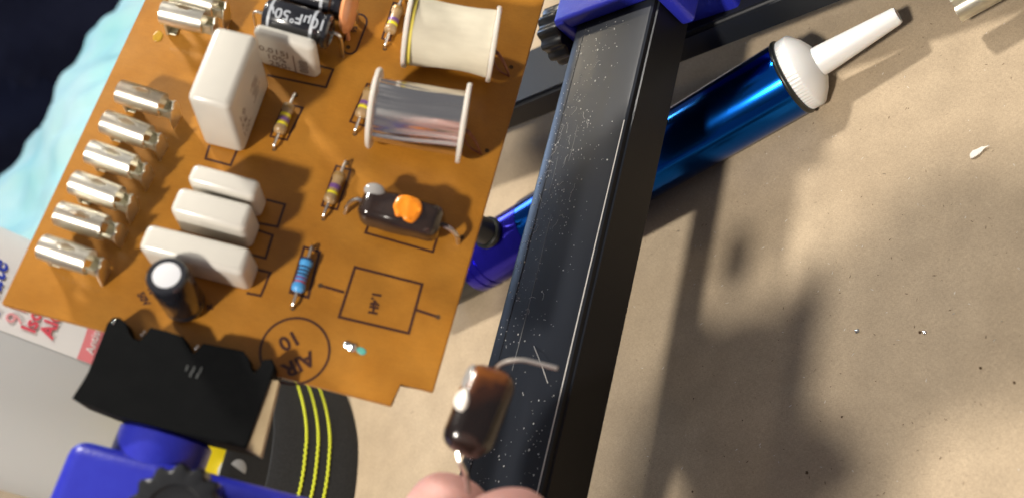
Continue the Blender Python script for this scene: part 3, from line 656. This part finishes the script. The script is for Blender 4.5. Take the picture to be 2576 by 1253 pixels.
# arm down to the rail and its slider, below the frame
e0 = BM @ Vector((rr_.x - 0.5, rr_.y - 1.4, -0.9)); e1 = Vector((cx, -1.4, RT + 0.5))
bm = bmesh.new(); tube(bm, [e0, (e0 + e1) / 2, e1], 0.5, 20, 4); hput('arm_link', fin(bm), BLUEP)
hput('rail_slider', fin(rbox((3.4, 2.2, 2.1), 0.15, 3)), BLUEP, T(cx, -1.6, 4.55))

# ------------------------------------------------------------------ desoldering pump
PA = on_table(1992, 196, 1.02); PB = on_table(1235, 640, 1.0); ax = (PA - PB).normalized()
PM = frame(PB, ax, (0, 0, 1)); Lp = (PA - PB).length
pump = empty('desoldering_pump', PM @ T(0, 0, 0)); tag(pump, 'metallic blue desoldering pump with white nozzle lying under the rail', 'desoldering pump')
bm = bmesh.new(); lathe(bm, [(1.9, 0.9), (1.9, 0.985), (1.93, 0.995), (Lp - 0.1, 1.0), (Lp - 0.03, 0.99), (Lp, 0.95)], 72); barrel = put('barrel', fin(bm, 35), ANOD, pump)
bm = bmesh.new(); prof = [(-0.75, 0.9), (-0.75, 0.98), (-0.72, 1.0), (-0.42, 1.0), (-0.39, 0.955), (-0.36, 0.955), (-0.33, 1.0), (-0.12, 1.0), (-0.09, 0.955), (-0.06, 0.955), (-0.03, 1.0), (1.85, 1.0), (1.87, 0.97), (1.9, 0.96)]
lathe(bm, [(x, r * 0.95) for x, r in prof], 72); put('rear_barrel', fin(bm, 35), ANODV, pump)
bm = bmesh.new(); lathe(bm, [(-2.6, 0.5), (-2.6, 0.7), (-2.4, 0.86), (-0.76, 0.93), (-0.74, 0.8)], 48); put('rear_cap', fin(bm, 35), BLKP, pump)
bm = bmesh.new(); lathe(bm, [(-8.5, 0.2), (-8.5, 0.24), (-2.5, 0.24)], 24); put('plunger_rod', fin(bm, 35), LEAD, pump)
bm = bmesh.new(); lathe(bm, [(0, 0.56), (0, 0.60), (0.95, 0.60), (1.02, 0.56), (1.02, 0.02)], 48, 'Z'); 
bd = Vector((0, -math.sin(R(10)), math.cos(R(10)))); bx = Vector((1, 0, 0)); by = bd.cross(bx)
BMt = Matrix((bx, by, bd)).transposed().to_4x4(); BMt.translation = bd * 0.88 + Vector((0.86, 0, 0))
bm2 = bmesh.new(); lathe(bm2, [(0, 0.38), (0, 0.42), (0.84, 0.42), (0.89, 0.40), (0.90, 0.36), (0.895, 0.02)], 48, 'Z'); bm.free()
bt = put('release_button', fin(bm2, 35), BLKP, pump, BMt)
bm = bmesh.new(); lathe(bm, [(0.12, 0.42), (0.12, 0.50), (0.24, 0.50), (0.28, 0.46), (0.28, 0.42)], 48, 'Z', closed=True); put('button_collar', fin(bm, 35), RUBBER, bt)
bm = bmesh.new(); tor = [(Lp + 0.02 + 0.07 * math.cos(2 * PI * k / 12), 0.98 + 0.07 * math.sin(2 * PI * k / 12)) for k in range(12)]
lathe(bm, tor, 72, closed=True); put('o_ring', fin(bm, 60), RUBBER, pump)
bm = bmesh.new(); n = 180; rings = []
for x, r, rib in ((0.08, 0.93, 1), (0.10, 0.97, 1), (0.36, 0.985, 1), (0.42, 0.965, 0), (0.62, 0.72, 0), (0.74, 0.50, 0), (0.78, 0.3, 0)):
    rings.append([bm.verts.new((Lp + x, (r + (0.012 if i % 3 == 0 else -0.006) * rib) * math.cos(2 * PI * i / n), (r + (0.012 if i % 3 == 0 else -0.006) * rib) * math.sin(2 * PI * i / n))) for i in range(n)])
for k in range(len(rings) - 1):
    for i in range(n): bm.faces.new((rings[k][i], rings[k][(i + 1) % n], rings[k + 1][(i + 1) % n], rings[k + 1][i]))
bm.faces.new(rings[0][::-1]); bm.faces.new(rings[-1]); put('nose_cap', fin(bm, 40), NYLON, pump)
bm = bmesh.new(); lathe(bm, [(Lp + 0.72, 0.36), (Lp + 0.74, 0.385), (Lp + 0.95, 0.375), (Lp + 2.82, 0.225), (Lp + 2.88, 0.20), (Lp + 2.88, 0.13), (Lp + 2.5, 0.12)], 40); put('nozzle', fin(bm, 35), NYLON, pump)

# ------------------------------------------------------------------ metal tube at the upper right
A = on_table(2402, 26, 1.1); B = on_table(2620, -95, 1.0); v = B - A; L = v.length * 2.2
bm = bmesh.new(); n = 48; K = 40; g = []
for k in range(K + 1):
    row = []
    for i in range(n):
        a = 2 * PI * i / n; jag = 0.05 * mnoise.noise(Vector((3 * math.cos(a), 3 * math.sin(a), 2))) if k == 0 else 0
        row.append(bm.verts.new((L * (k / K) ** 1.6 + jag, 0.33 * math.cos(a), 0.33 * math.sin(a))))
    g.append(row)
for k in range(K):
    for i in range(n):
        deg = 360 * (i + .5) / n
        if 96 < deg < 128 and k < 26: continue
        bm.faces.new((g[k][i], g[k][(i + 1) % n], g[k + 1][(i + 1) % n], g[k + 1][i]))
for q in [q for q in bm.verts if not q.link_faces]: bm.verts.remove(q)
bmesh.ops.solidify(bm, geom=bm.faces[:], thickness=0.035)
tt = put('metal_tube', fin(bm, 40), TIN, None, frame(A, v, (0, 0, 1))); tag(tt, 'shiny slotted metal tube end poking in at the upper right', 'metal tube')

# ------------------------------------------------------------------ debris on the table
sc = on_table(2462, 384, 0.03)
bm = bmesh.new(); P = [(-0.28, -0.04), (-0.22, 0.10), (-0.10, 0.16), (0.02, 0.10), (0.14, 0.12), (0.22, 0.05), (0.38, -0.03), (0.24, 0.0), (0.10, -0.04), (-0.06, -0.10), (-0.2, -0.10)]
bmesh.ops.triangulate(bm, faces=[bm.faces.new([bm.verts.new((x, y, 0.03 + 0.07 * mnoise.noise(Vector((x * 9, y * 9, 0))))) for x, y in P])])
bmesh.ops.subdivide_edges(bm, edges=bm.edges[:], cuts=2); bmesh.ops.solidify(bm, geom=bm.faces[:], thickness=0.02)
for q in bm.verts: q.co.z += 0.03 * mnoise.noise(q.co * 14)
o = put('paper_scrap', fin(bm, 60), SCRAP, None, T(sc.x, sc.y, 0.02) @ RZ(R(28)) @ Matrix.Scale(0.72, 4)); tag(o, 'small white torn scrap on the kraft paper at far right', 'scrap')
def crumb(px, py, s, m, name, label, cat, group=None):
    p = on_table(px, py, 0); bm = bmesh.new(); bmesh.ops.create_icosphere(bm, subdivisions=2, radius=s)
    bmesh.ops.scale(bm, vec=(random.uniform(0.7, 1.6), random.uniform(0.7, 1.3), 0.5), verts=bm.verts[:]); noise_disp(bm, s * 0.7, 1 / s / 1.5, px)
    o = put(name, fin(bm, 60), m, None, T(p.x, p.y, s * 0.35) @ RZ(random.uniform(0, 3))); tag(o, label, cat, group); return o
crumb(2157, 832, 0.042, SOLDER, 'solder_crumb', 'shiny solder crumb alone on the bright paper', 'solder crumb', 'solder crumbs on the paper')
crumb(2327, 836, 0.034, SOLDER, 'solder_crumb', 'right one of the two solder crumbs on the paper', 'solder crumb', 'solder crumbs on the paper')
for px, py, s in ((2320, 838, 0.05), (2464, 922, 0.06), (2196, 1104, 0.06), (2556, 975, 0.05), (1740, 1233, 0.03), (2060, 1190, 0.045)):
    pass
bm = bmesh.new(); rnd = random.Random(11)
for px, py, s in ((2314, 836, 0.035), (2467, 925, 0.032), (2030, 1188, 0.04), (2118, 1048, 0.03), (1742, 1236, 0.03), (1745, 1002, 0.02), (1868, 1057, 0.02), (2552, 962, 0.03)):
    p = on_table(px, py, 0.0); prism(bm, [(p.x + s * math.cos(a) * rnd.uniform(0.7, 1.2), p.y + s * math.sin(a) * rnd.uniform(0.7, 1.2)) for a in [k * PI / 5 for k in range(10)]], 0.001, 0.006)
for k in range(150):
    px = rnd.uniform(1560, 2576); py = rnd.uniform(60, 1253); p = on_table(px, py, 0); a = rnd.uniform(0, PI); l = rnd.uniform(0.01, 0.045); w_ = rnd.uniform(0.004, 0.009)
    d = Vector((math.cos(a), math.sin(a))) ; e = Vector((-d.y, d.x)); q = Vector((p.x, p.y))
    prism(bm, [q - d * l, q - e * w_, q + d * l, q + e * w_], 0.001, 0.008)
o = put('paper_specks', fin(bm, 0), DARKB); tag(o, 'dark specks and fibres scattered over the kraft paper', 'specks', kind='stuff')
bm = bmesh.new()
for k in range(110):
    px = rnd.uniform(1560, 2576); py = rnd.uniform(60, 1253); p = on_table(px, py, 0); a = rnd.uniform(0, PI); l = rnd.uniform(0.01, 0.05); w_ = rnd.uniform(0.003, 0.007)
    d = Vector((math.cos(a), math.sin(a))) ; e = Vector((-d.y, d.x)); q = Vector((p.x, p.y))
    prism(bm, [q - d * l, q - e * w_, q + d * l, q + e * w_], 0.001, 0.008)
o = put('pale_fibres', fin(bm, 0), DUST_GLINT); tag(o, 'pale fibres and dust scattered over the kraft paper', 'fibres', kind='stuff')

# ------------------------------------------------------------------ elastic strap standing on edge
def ribbon(P, h, th=0.14, lean=0.0):
    P = smoothpts([Vector((p[0], p[1], 0)) for p in P], 10); bm = bmesh.new(); sec = []
    for i, p in enumerate(P):
        d = (P[min(i + 1, len(P) - 1)] - P[max(i - 1, 0)]).normalized(); nn = Vector((d.y, -d.x, 0)); s = []
        K = 12
        for sd in (1, -1):
            for k in range(K + 1):
                f = k / K if sd > 0 else 1 - k / K
                s.append(bm.verts.new(p + nn * (sd * th / 2 * (1 if 0.02 < f < 0.98 else 0.5) + lean * f) + Vector((0, 0, 0.01 + h * f))))
        sec.append(s)
    n = len(sec[0])
    for i in range(len(sec) - 1):
        for k in range(n): bm.faces.new((sec[i][k], sec[i][(k + 1) % n], sec[i + 1][(k + 1) % n], sec[i + 1][k]))
    bm.faces.new(sec[0]); bm.faces.new(sec[-1][::-1]); return fin(bm, 50), P
SP = [on_table(*q) for q in ((842, 900), (862, 970), (886, 1040), (899, 1110), (898, 1180), (890, 1253), (872, 1330))]
SP = [(p.x, p.y) for p in SP]
p0 = Vector((SP[0][0], SP[0][1]));
path = [(p0.x - 4.5, p0.y + 2.2), (p0.x - 2.0, p0.y + 2.0), (p0.x - 0.5, p0.y + 1.2)] + SP
sme, PP = ribbon(path, 2.9, 0.16, 0.7)
strap = put('elastic_strap', sme, STRAP); tag(strap, 'black elastic strap with three yellow stitch lines standing in a loop on the table', 'elastic strap')
for f in (0.36, 0.50, 0.64):
    bm = bmesh.new(); Q = []; acc = 0; pts = []
    for i in range(len(PP) - 1):
        a, b = PP[i], PP[i + 1]; n_ = max(1, int((b - a).length / 0.035)); d = (b - a).normalized(); nn = Vector((d.y, -d.x, 0))
        for k in range(n_): pts.append(a.lerp(b, k / n_) + nn * (-0.085 + 0.7 * f) + Vector((0, 0, 0.01 + 2.9 * f)))
    q2 = [p + Vector((0, 0, 0.016 * (1 if (i // 2) % 2 else -1))) for i, p in enumerate(pts)]
    tube(bm, q2, 0.045, 6, 0); put('stitch_line', fin(bm, 0), STITCH, strap)
# inner loop of the same strap
LP = [on_table(*q) for q in ((690, 900), (712, 980), (728, 1060), (724, 1140), (705, 1220), (680, 1320))]
lme, LPP = ribbon([(p.x, p.y) for p in LP], 2.5, 0.16, -0.1)
o = put('inner_loop', lme, STRAP, strap)
bm = bmesh.new(); pts = []
for i in range(len(LPP) - 1):
    a, b = LPP[i], LPP[i + 1]; n_ = max(1, int((b - a).length / 0.06)); d = (b - a).normalized(); nn = Vector((d.y, -d.x, 0))
    for k in range(n_): pts.append(a.lerp(b, k / n_) + nn * -0.09 + Vector((0, 0, 0.30 + (0.05 if len(pts) % 2 else -0.05))))
tube(bm, pts, 0.022, 5, 0); put('edge_thread', fin(bm, 0), GREYT, strap)
# yellow and grey lamp body beyond the strap
hb = on_table(528, 1150, 2.6)
hl = put('head_lamp', fin(rbox((1.3, 1.5, 4.6), 0.3, 3)), YPL, None, T(hb.x - 0.2, hb.y, 2.3)); tag(hl, 'yellow and grey head lamp glimpsed between the holder and the strap', 'head lamp')
bm = bmesh.new(); lathe(bm, [(0, 0.42), (0.2, 0.5), (0.5, 0.5), (0.55, 0.36)], 32); put('lamp_bezel', fin(bm), GPL, hl, T(0.6, -0.3, -0.35))

# ------------------------------------------------------------------ alcohol bottle
bcx, bcy, br = -38.0, 4.62, 4.28
def cyl_hit(px, py):
    r = M3 @ ray(px, py); ox, oy = -bcx, -bcy; a = r.x ** 2 + r.y ** 2; b = 2 * (ox * r.x + oy * r.y); c = ox * ox + oy * oy - br * br
    disc = b * b - 4 * a * c; t_ = (-b - math.sqrt(max(disc, 0))) / 2 / a; p = Vector((0, 0, CAMH)) + r * t_
    return math.atan2(p.y - bcy, p.x - bcx), p.z
bot = empty('alcohol_bottle', T(bcx, bcy, 0)); tag(bot, 'white plastic bottle of 91% isopropyl alcohol standing behind the board at left', 'bottle')
bm = bmesh.new(); lathe(bm, [(0, 3.9), (0.1, 4.15), (0.4, br), (15.5, br), (17.5, 3.9), (19.2, 2.4), (19.8, 1.5), (20.5, 1.5)], 96, 'Z'); put('body', fin(bm, 35), BOTTLE, bot)
bm = bmesh.new(); lathe(bm, [(20.4, 1.7), (22.6, 1.7), (22.7, 1.6)], 40, 'Z'); put('bottle_cap', fin(bm, 35), LABEL, bot)
a0, z0 = cyl_hit(190, 899); a00, z00 = cyl_hit(10, 836); _, zb = cyl_hit(262, 880); ap, zp = cyl_hit(208, 860)
def patch(a0, a1, z0, z1, off, n=40):
    bm = bmesh.new(); q = []
    for i in range(n + 1):
        a = a0 + (a1 - a0) * i / n; q.append([bm.verts.new(((br + off) * math.cos(a), (br + off) * math.sin(a), z)) for z in (z0, z1)])
    for i in range(n): bm.faces.new((q[i][0], q[i + 1][0], q[i + 1][1], q[i][1]))
    return fin(bm, 60)
aL = (a0 + a00) / 2
put('label', patch(aL, aL + R(220), zb - 0.1, 14.5, 0.02), LABEL, bot)
put('label_band', patch(aL, aL + R(220), zb, zp, 0.035), PINK, bot)
def bottle_text(s, px, py, size, m, shear=0, bold=0.0, end=False):
    a, z = cyl_hit(px, py); me = dense_text(s, size, False, bold, shear, 0.01)
    xs = [v.co.x for v in me.vertices]; sh = max(xs) if end else min(xs)
    for v in me.vertices:
        x, y, q = v.co; aa = a + (x - sh) / br; rr = br + 0.05 + q; v.co = (rr * math.cos(aa), rr * math.sin(aa), z + y)
    return put('printed_text', me, m, bot)
bottle_text('91%', 50, 822, 0.78, PINKL); bottle_text('Isopropyl', 86, 838, 0.68, REDP, bold=0.012); bottle_text('Alcohol', 130, 856, 0.68, REDP, bold=0.012)
bottle_text('Antiseptic', 232, 893, 0.40, LABEL); bottle_text('equate', 20, 664, 1.0, NAVYP, 0.3, 0.01, end=True)

# ------------------------------------------------------------------ towel and dark fabric at the far left
def heap(name, x0, x1, y0, y1, fn, nx, ny, m):
    bm = bmesh.new(); g = []
    for i in range(nx + 1):
        row = []
        for j in range(ny + 1):
            x = x0 + (x1 - x0) * i / nx; y = y0 + (y1 - y0) * j / ny; z = fn(x, y); row.append(None if z is None else bm.verts.new((x, y, z)))
        g.append(row)
    for i in range(nx):
        for j in range(ny):
            q = (g[i][j], g[i + 1][j], g[i + 1][j + 1], g[i][j + 1])
            if all(q): bm.faces.new(q)
    for q in [q for q in bm.verts if not q.link_faces]: bm.verts.remove(q)
    e = bmesh.ops.extrude_face_region(bm, geom=bm.faces[:]); vs = [v for v in e['geom'] if isinstance(v, bmesh.types.BMVert)]
    bmesh.ops.translate(bm, vec=(0, 0, -0.4), verts=vs)
    return put(name, fin(bm, 60), m)
def tow(x, y):
    sd = (x + 72) * 0.61 - (y - 37) * 0.79 - 0.8 * math.sin(y * 0.3) - 0.35 * math.sin(y * 0.8 + 1)
    edge = max(0.0, min(1.0, sd / 3)) ** 0.5 * max(0.0, min(1.0, (-49 - x) / 4)) * max(0.0, min(1.0, (y - 9) / 3))
    if edge <= 0: return None
    n1 = mnoise.noise(Vector((x * 0.07 + y * 0.05, y * 0.10, 0))); n2 = mnoise.noise(Vector((x * 0.22 - y * 0.1, y * 0.4, 3))); n3 = mnoise.noise(Vector((x * 0.6, y * 0.9, 8)))
    return 0.45 + edge * (2.4 + 2.6 * n1 + 0.9 * n2 + 0.15 * n3)
o = heap('towel', -100, -48, 8, 76, tow, 220, 240, TOWEL); tag(o, 'pale cyan towel lying rumpled beyond the board', 'towel')
bm = bmesh.new(); nx, ny = 60, 60; g = []
for i in range(nx + 1):
    row = []
    for j in range(ny + 1):
        y = -30 + 170 * i / nx; z = -70 + 120 * j / ny
        f = 8 * mnoise.noise(Vector((y * 0.03, z * 0.035, 1))) + 5 * abs(mnoise.noise(Vector((y * 0.06 + z * 0.03, z * 0.04, 7))))
        row.append(bm.verts.new((-135 + f * 2.2, y, z)))
    g.append(row)
for i in range(nx):
    for j in range(ny): bm.faces.new((g[i][j], g[i + 1][j], g[i + 1][j + 1], g[i][j + 1]))
bmesh.ops.solidify(bm, geom=bm.faces[:], thickness=1.0)
o = put('navy_fabric', fin(bm, 30), NAVY); tag(o, 'dark navy fabric hanging in folds far behind the towel', 'fabric')

# ------------------------------------------------------------------ held capacitor
A = at_depth(1165, 1125, 14.6); B = at_depth(1238, 940, 15.2); v = B - A; L = v.length + 0.15; C = (A + B) / 2
toc = (Vector((0, 0, CAMH)) - C)
HM = frame(C, v, toc)
bm = rbox((L, 0.80, 0.66), 0.29, 7); noise_disp(bm, 0.08, 1.7, 9)
hc = put('loose_capacitor', fin(bm, 60), EPOXYB, None, HM); tag(hc, 'loose brown and black moulded capacitor pinched in the fingertips over the rail', 'capacitor')
put('white_dab', blob([(-0.2, -0.10), (-0.16, 0.04), (-0.02, 0.13), (0.14, 0.08), (0.2, -0.02), (0.05, -0.12), (-0.1, -0.14)], -0.04, 0.03), WPAINT, hc, T(-0.02, 0.30, 0.24) @ Matrix.Rotation(R(-40), 4, 'X'))
put('grey_dab', blob([(-0.22, -0.05), (-0.1, 0.09), (0.2, 0.08), (0.24, -0.04), (0.0, -0.1)], -0.04, 0.012), mat('grey_resin', (0.3, 0.29, 0.28), 0.2), hc, T(0.36, 0.34, 0.16) @ Matrix.Rotation(R(-55), 4, 'X'))
HMI = HM.inverted()
lp = [at_depth(1243, 935, 15.2), at_depth(1262, 914, 15.1), at_depth(1310, 905, 15.0), at_depth(1360, 915, 14.9), at_depth(1402, 926, 14.8)]
lead(hc, [HMI @ p for p in lp], 0.036)
lp = [at_depth(1152, 1135, 14.6), at_depth(1158, 1165, 14.6), at_depth(1172, 1196, 14.7), at_depth(1180, 1240, 14.8)]
lead(hc, [HMI @ p for p in lp], 0.04)

# ------------------------------------------------------------------ hand
J = []
def jt(px, py, d, r, par):
    J.append((at_depth(px, py, d), r, par)); return len(J) - 1
def jw(x, y, z, r, par):
    J.append((Vector((x, y, z)), r, par)); return len(J) - 1
el = jw(12.0, -10.0, 15.0, 3.4, -1); fa = jw(3.6, -5.6, 14.8, 2.4, el); wr = jw(-3.8, -1.7, 14.3, 1.8, fa); pm = jw(-5.9, -1.5, 13.2, 2.0, wr); kn = jw(-7.8, -1.3, 11.5, 1.7, pm)
i1 = jw(-9.3, -1.0, 11.4, 0.95, kn); i2 = jw(-11.8, -0.7, 10.4, 0.86, i1); i3 = jt(1090, 1400, 15.6, 0.82, i2); i4 = jt(1182, 1186, 15.6, 0.92, i3)
t1 = jw(-6.7, -0.4, 12.6, 1.2, pm); t2 = jt(1540, 1760, 14.0, 1.0, t1); t3 = jt(1290, 1440, 14.2, 0.95, t2); t4 = jt(1240, 1214, 14.7, 0.84, t3)
m1 = jw(-8.8, -1.9, 10.5, 0.92, kn); m2 = jw(-11.8, -1.7, 9.2, 0.82, m1); m3 = jw(-11.0, -0.6, 8.0, 0.74, m2); m4 = jw(-9.9, -0.6, 7.8, 0.60, m3)
r1 = jw(-8.2, -2.7, 9.9, 0.86, kn); r2 = jw(-11.2, -2.7, 8.8, 0.76, r1); r3 = jw(-10.4, -1.8, 7.6, 0.68, r2); r4 = jw(-9.3, -1.8, 7.6, 0.56, r3)
s1 = jw(-7.5, -3.3, 9.4, 0.74, kn); s2 = jw(-10.2, -3.7, 8.6, 0.64, s1); s3 = jw(-9.5, -2.9, 7.6, 0.58, s2); s4 = jw(-8.6, -2.8, 7.7, 0.48, s3)
def w2p(W):
    X = M3.transposed() @ (W - Vector((0, 0, CAMH))); return (round(X.x / X.z * FPX + PW / 2), round(X.y / X.z * FPX + PH / 2), round(X.z, 1))
for k, j_ in enumerate(J): print('J', k, w2p(j_[0]))
me = bpy.data.meshes.new('hand'); me.from_pydata([j[0] for j in J], [(j[2], k) for k, j in enumerate(J) if j[2] >= 0], [])
ho = bpy.data.objects.new('hand_tmp', me); col.objects.link(ho)
sk = ho.modifiers.new('s', 'SKIN'); 
for k, j in enumerate(J): me.skin_vertices[0].data[k].radius = (j[1], j[1])
me.skin_vertices[0].data[3].use_root = True
sb = ho.modifiers.new('u', 'SUBSURF'); sb.levels = 3; sb.render_levels = 3
bpy.context.view_layer.update(); dg = bpy.context.evaluated_depsgraph_get(); hm = bpy.data.meshes.new_from_object(ho.evaluated_get(dg))
bpy.data.objects.remove(ho); hm.shade_smooth(); hm.materials.clear()
hand = put('hand', hm, SKIN); tag(hand, 'fingertips of a bare hand pinching the lead of the loose capacitor', 'hand')
